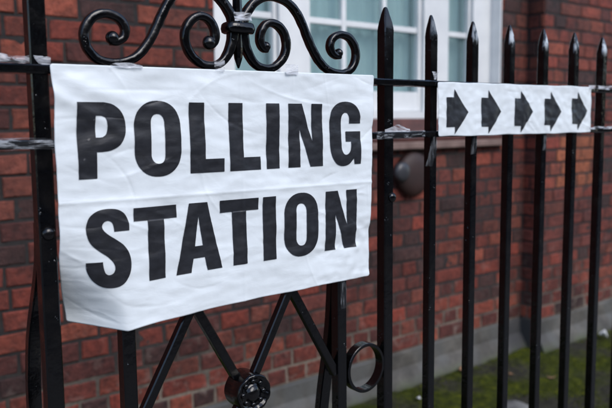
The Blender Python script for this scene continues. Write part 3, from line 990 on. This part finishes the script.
# unseen terrace added behind the viewer so paint and panes mirror something dark
far = thing('added_terrace', 'unseen dark brick terrace added behind the viewer to darken reflections', 'house', (0, -13, 0))
M_FAR = simple_noise('added_terrace_brick', (.05, .032, .028), (.09, .055, .045), 3., .85, .004)
M_DARKG = simple_noise('added_terrace_glass', (.03, .035, .04), (.05, .055, .06), 3., .1, 0)
def F(name, bm, mat, par=None):
    o = link(name, bm, mat); o.parent = par or far
    if par is None: o.matrix_parent_inverse = Matrix.Translation((0, 13, 0))
    return o
F('added_facade', bbox(-30, 30, -20, -13, -.03, 5.7, .02, 1), M_FAR)
F('roof', prism_x(-30.3, 30.3, [(-12.8, 5.71), (-16.5, 7.4), (-20.2, 5.71)]), M_SLATE)
for i in range(-7, 8):
    for z in (.9, 3.5):
        wf = F('window', bbox(i*3.8-.6, i*3.8+.6, -13.05, -12.96, z, z+1.9, .02, 1), M_WHITE)
        F('pane', bbox(i*3.8-.52, i*3.8+.52, -12.955, -12.94, z+.08, z+1.82, 0), M_DARKG, wf)
bm = bmesh.new(); box(bm, -40, 40, -10.5, -3.1, -.10, -.022)
rd = link('added_road', bm, simple_noise('added_asphalt', (.035, .035, .036), (.065, .065, .066), 8., .85, .003)); rd['kind'] = 'structure'  # unseen road strip, added with the terrace for dark reflections

# moss cushions and fine sprigs over the strip of earth
bm = bmesh.new()
rg = random.Random(5)
for i in range(15000):
    x = rg.uniform(1.6, 5.2); y = rg.uniform(.45, 1.42)
    if noise.noise(Vector((x*3.1, y*3.1, 2.)))+rg.uniform(-.25, .25) < .0: continue
    h = rg.uniform(.004, .016); w = rg.uniform(.002, .005); a = rg.uniform(0, 6.28)
    dx, dy = math.cos(a)*w, math.sin(a)*w
    lx_, ly_ = rg.uniform(-.008, .008), rg.uniform(-.008, .008)
    z0 = .011*fbm(Vector((x*5, y*5, 0)), 4)-.002
    v = [bm.verts.new((x-dx, y-dy, z0)), bm.verts.new((x+dx, y+dy, z0)), bm.verts.new((x+lx_, y+ly_, z0+h))]
    bm.faces.new(v)
ms = link('moss', bm, simple_noise('moss_green', (.035, .046, .004), (.12, .135, .008), 8., .9, 0, spec=.2)); ms['kind'] = 'stuff'
ms['label'] = 'short green moss and grass growing at the foot of the brick wall'; ms['category'] = 'moss'

def leaf(name, x, y, r, asp, rot, mat, label, cat, curl=.25, seed=0, z=.012):
    bm = bmesh.new(); n = 18
    c = bm.verts.new((0, 0, r*.05)); rim = []; mid = []
    for q in range(n):
        a = q/n*2*math.pi
        k_ = 1+.16*noise.noise(Vector((math.cos(a)*2+seed, math.sin(a)*2, seed)))
        px, py = math.cos(a)*r*k_, math.sin(a)*r*asp*k_
        rim.append(bm.verts.new((px, py, curl*r*(px/r)**2+.15*r*noise.noise(Vector((a, seed, 1))))))
        mid.append(bm.verts.new((px*.5, py*.5, curl*r*.3*(px/r)**2)))
    for q in range(n):
        bm.faces.new((mid[q], rim[q], rim[(q+1) % n], mid[(q+1) % n])); bm.faces.new((c, mid[q], mid[(q+1) % n]))
    o = link(name, bm, mat, None, True); o.location = (x, y, z); o.rotation_euler = (R(8), R(5), rot)
    s = o.modifiers.new('thickness', 'SOLIDIFY'); s.thickness = .0012
    return tag(o, label, cat, 'leaves and litter on the moss')
leaf('fallen_leaf', 2.93, 1.40, .036, .55, .9, M_LEAF, 'curled tan leaf lying on the moss close to the plinth', 'leaf', .5, 1)
leaf('fallen_leaf', 3.20, 1.04, .022, .6, 2.2, M_LEAF, 'small brown leaf lying on dark earth between two right-hand railing bars', 'leaf', .4, 2)
leaf('fallen_leaf', 2.60, 1.47, .020, .6, .2, M_PAPER, 'tiny pale scrap against the foot of the plinth behind the first spiked bars', 'litter', .4, 3, .02)
leaf('fallen_leaf', 3.08, 1.20, .017, .6, 1.2, M_LEAF, 'brown leaf lying on the moss nearest the corner of the pier', 'leaf', .4, 6)
leaf('litter_scrap', 4.06, 1.24, .042, .6, .5, M_PAPER, 'crumpled white litter on the moss beside the pier plinth at the right', 'litter', .8, 4, .02)
leaf('litter_scrap', 2.46, 1.28, .014, .7, .5, M_PAPER, 'tiny white speck of litter on the moss near the plinth', 'litter', .5, 5, .012)
# rough pale stone
bm = bmesh.new(); bmesh.ops.create_icosphere(bm, subdivisions=4, radius=1.)
for v in bm.verts:
    k_ = 1+.18*noise.noise(v.co*1.7)+.06*noise.noise(v.co*6)
    v.co = Vector((v.co.x*.13*k_, v.co.y*.075*k_, max(-.3, v.co.z)*.020*k_))
st_ = link('stone', bm, M_STONE, None, True); st_.location = (2.70, .905, .006); st_.rotation_euler = (0, 0, .6)
tag(st_, 'pale flat stone bedded in the moss behind the railing bars', 'stone')

# ------------------------------------------------------------------ camera, light
cam = bpy.data.cameras.new('camera'); co = bpy.data.objects.new('camera', cam); COL.objects.link(co)
rt = Vector((0.78885874, -0.61449239, -0.01004934)); up = Vector((0.07701878, 0.08262416, 0.9936002)); fw = Vector((0.60972945, 0.78458419, -0.11250625))
mt = Matrix((rt, up, -fw)).transposed().to_4x4(); mt.translation = Vector((0, -1.01212, EYE))
co.matrix_world = mt
cam.sensor_width = 36.; cam.lens = 712.64/612*36.; cam.clip_start = .02; cam.clip_end = 500.
cam.dof.use_dof = True; cam.dof.focus_distance = 1.20; cam.dof.aperture_fstop = 4.5
S.camera = co

az, el = R(-84), R(42)          # the bright part of the cloud: to the front right, fairly high
sd = Vector((math.cos(el)*math.cos(az), math.cos(el)*math.sin(az), math.sin(el)))
w = bpy.data.worlds.new('World'); S.world = w; w.use_nodes = True
nt = w.node_tree; sky = nt.nodes.new('ShaderNodeTexSky'); sky.sky_type = 'NISHITA'; sky.sun_disc = False
sky.sun_elevation = el; sky.sun_rotation = math.atan2(sd.x, sd.y)
sky.air_density = 1.; sky.dust_density = 1.2; sky.ozone_density = 1.
nt.links.new(sky.outputs[0], nt.nodes['Background'].inputs[0]); nt.nodes['Background'].inputs[1].default_value = .15
sl = bpy.data.lights.new('sun', 'SUN'); sl.energy = .8; sl.angle = R(35); sl.color = (1, .985, .965)
so = bpy.data.objects.new('sun', sl); COL.objects.link(so)
so.rotation_euler = sd.to_track_quat('Z', 'Y').to_euler()
S.view_settings.view_transform = 'Standard'; S.view_settings.look = 'None'; S.view_settings.gamma = 1.
S.view_settings.exposure = .90; S.view_settings.use_curve_mapping = False
S.render.engine = 'CYCLES'; S.cycles.max_bounces = 8; S.cycles.transparent_max_bounces = 12
S.cycles.use_denoising = True
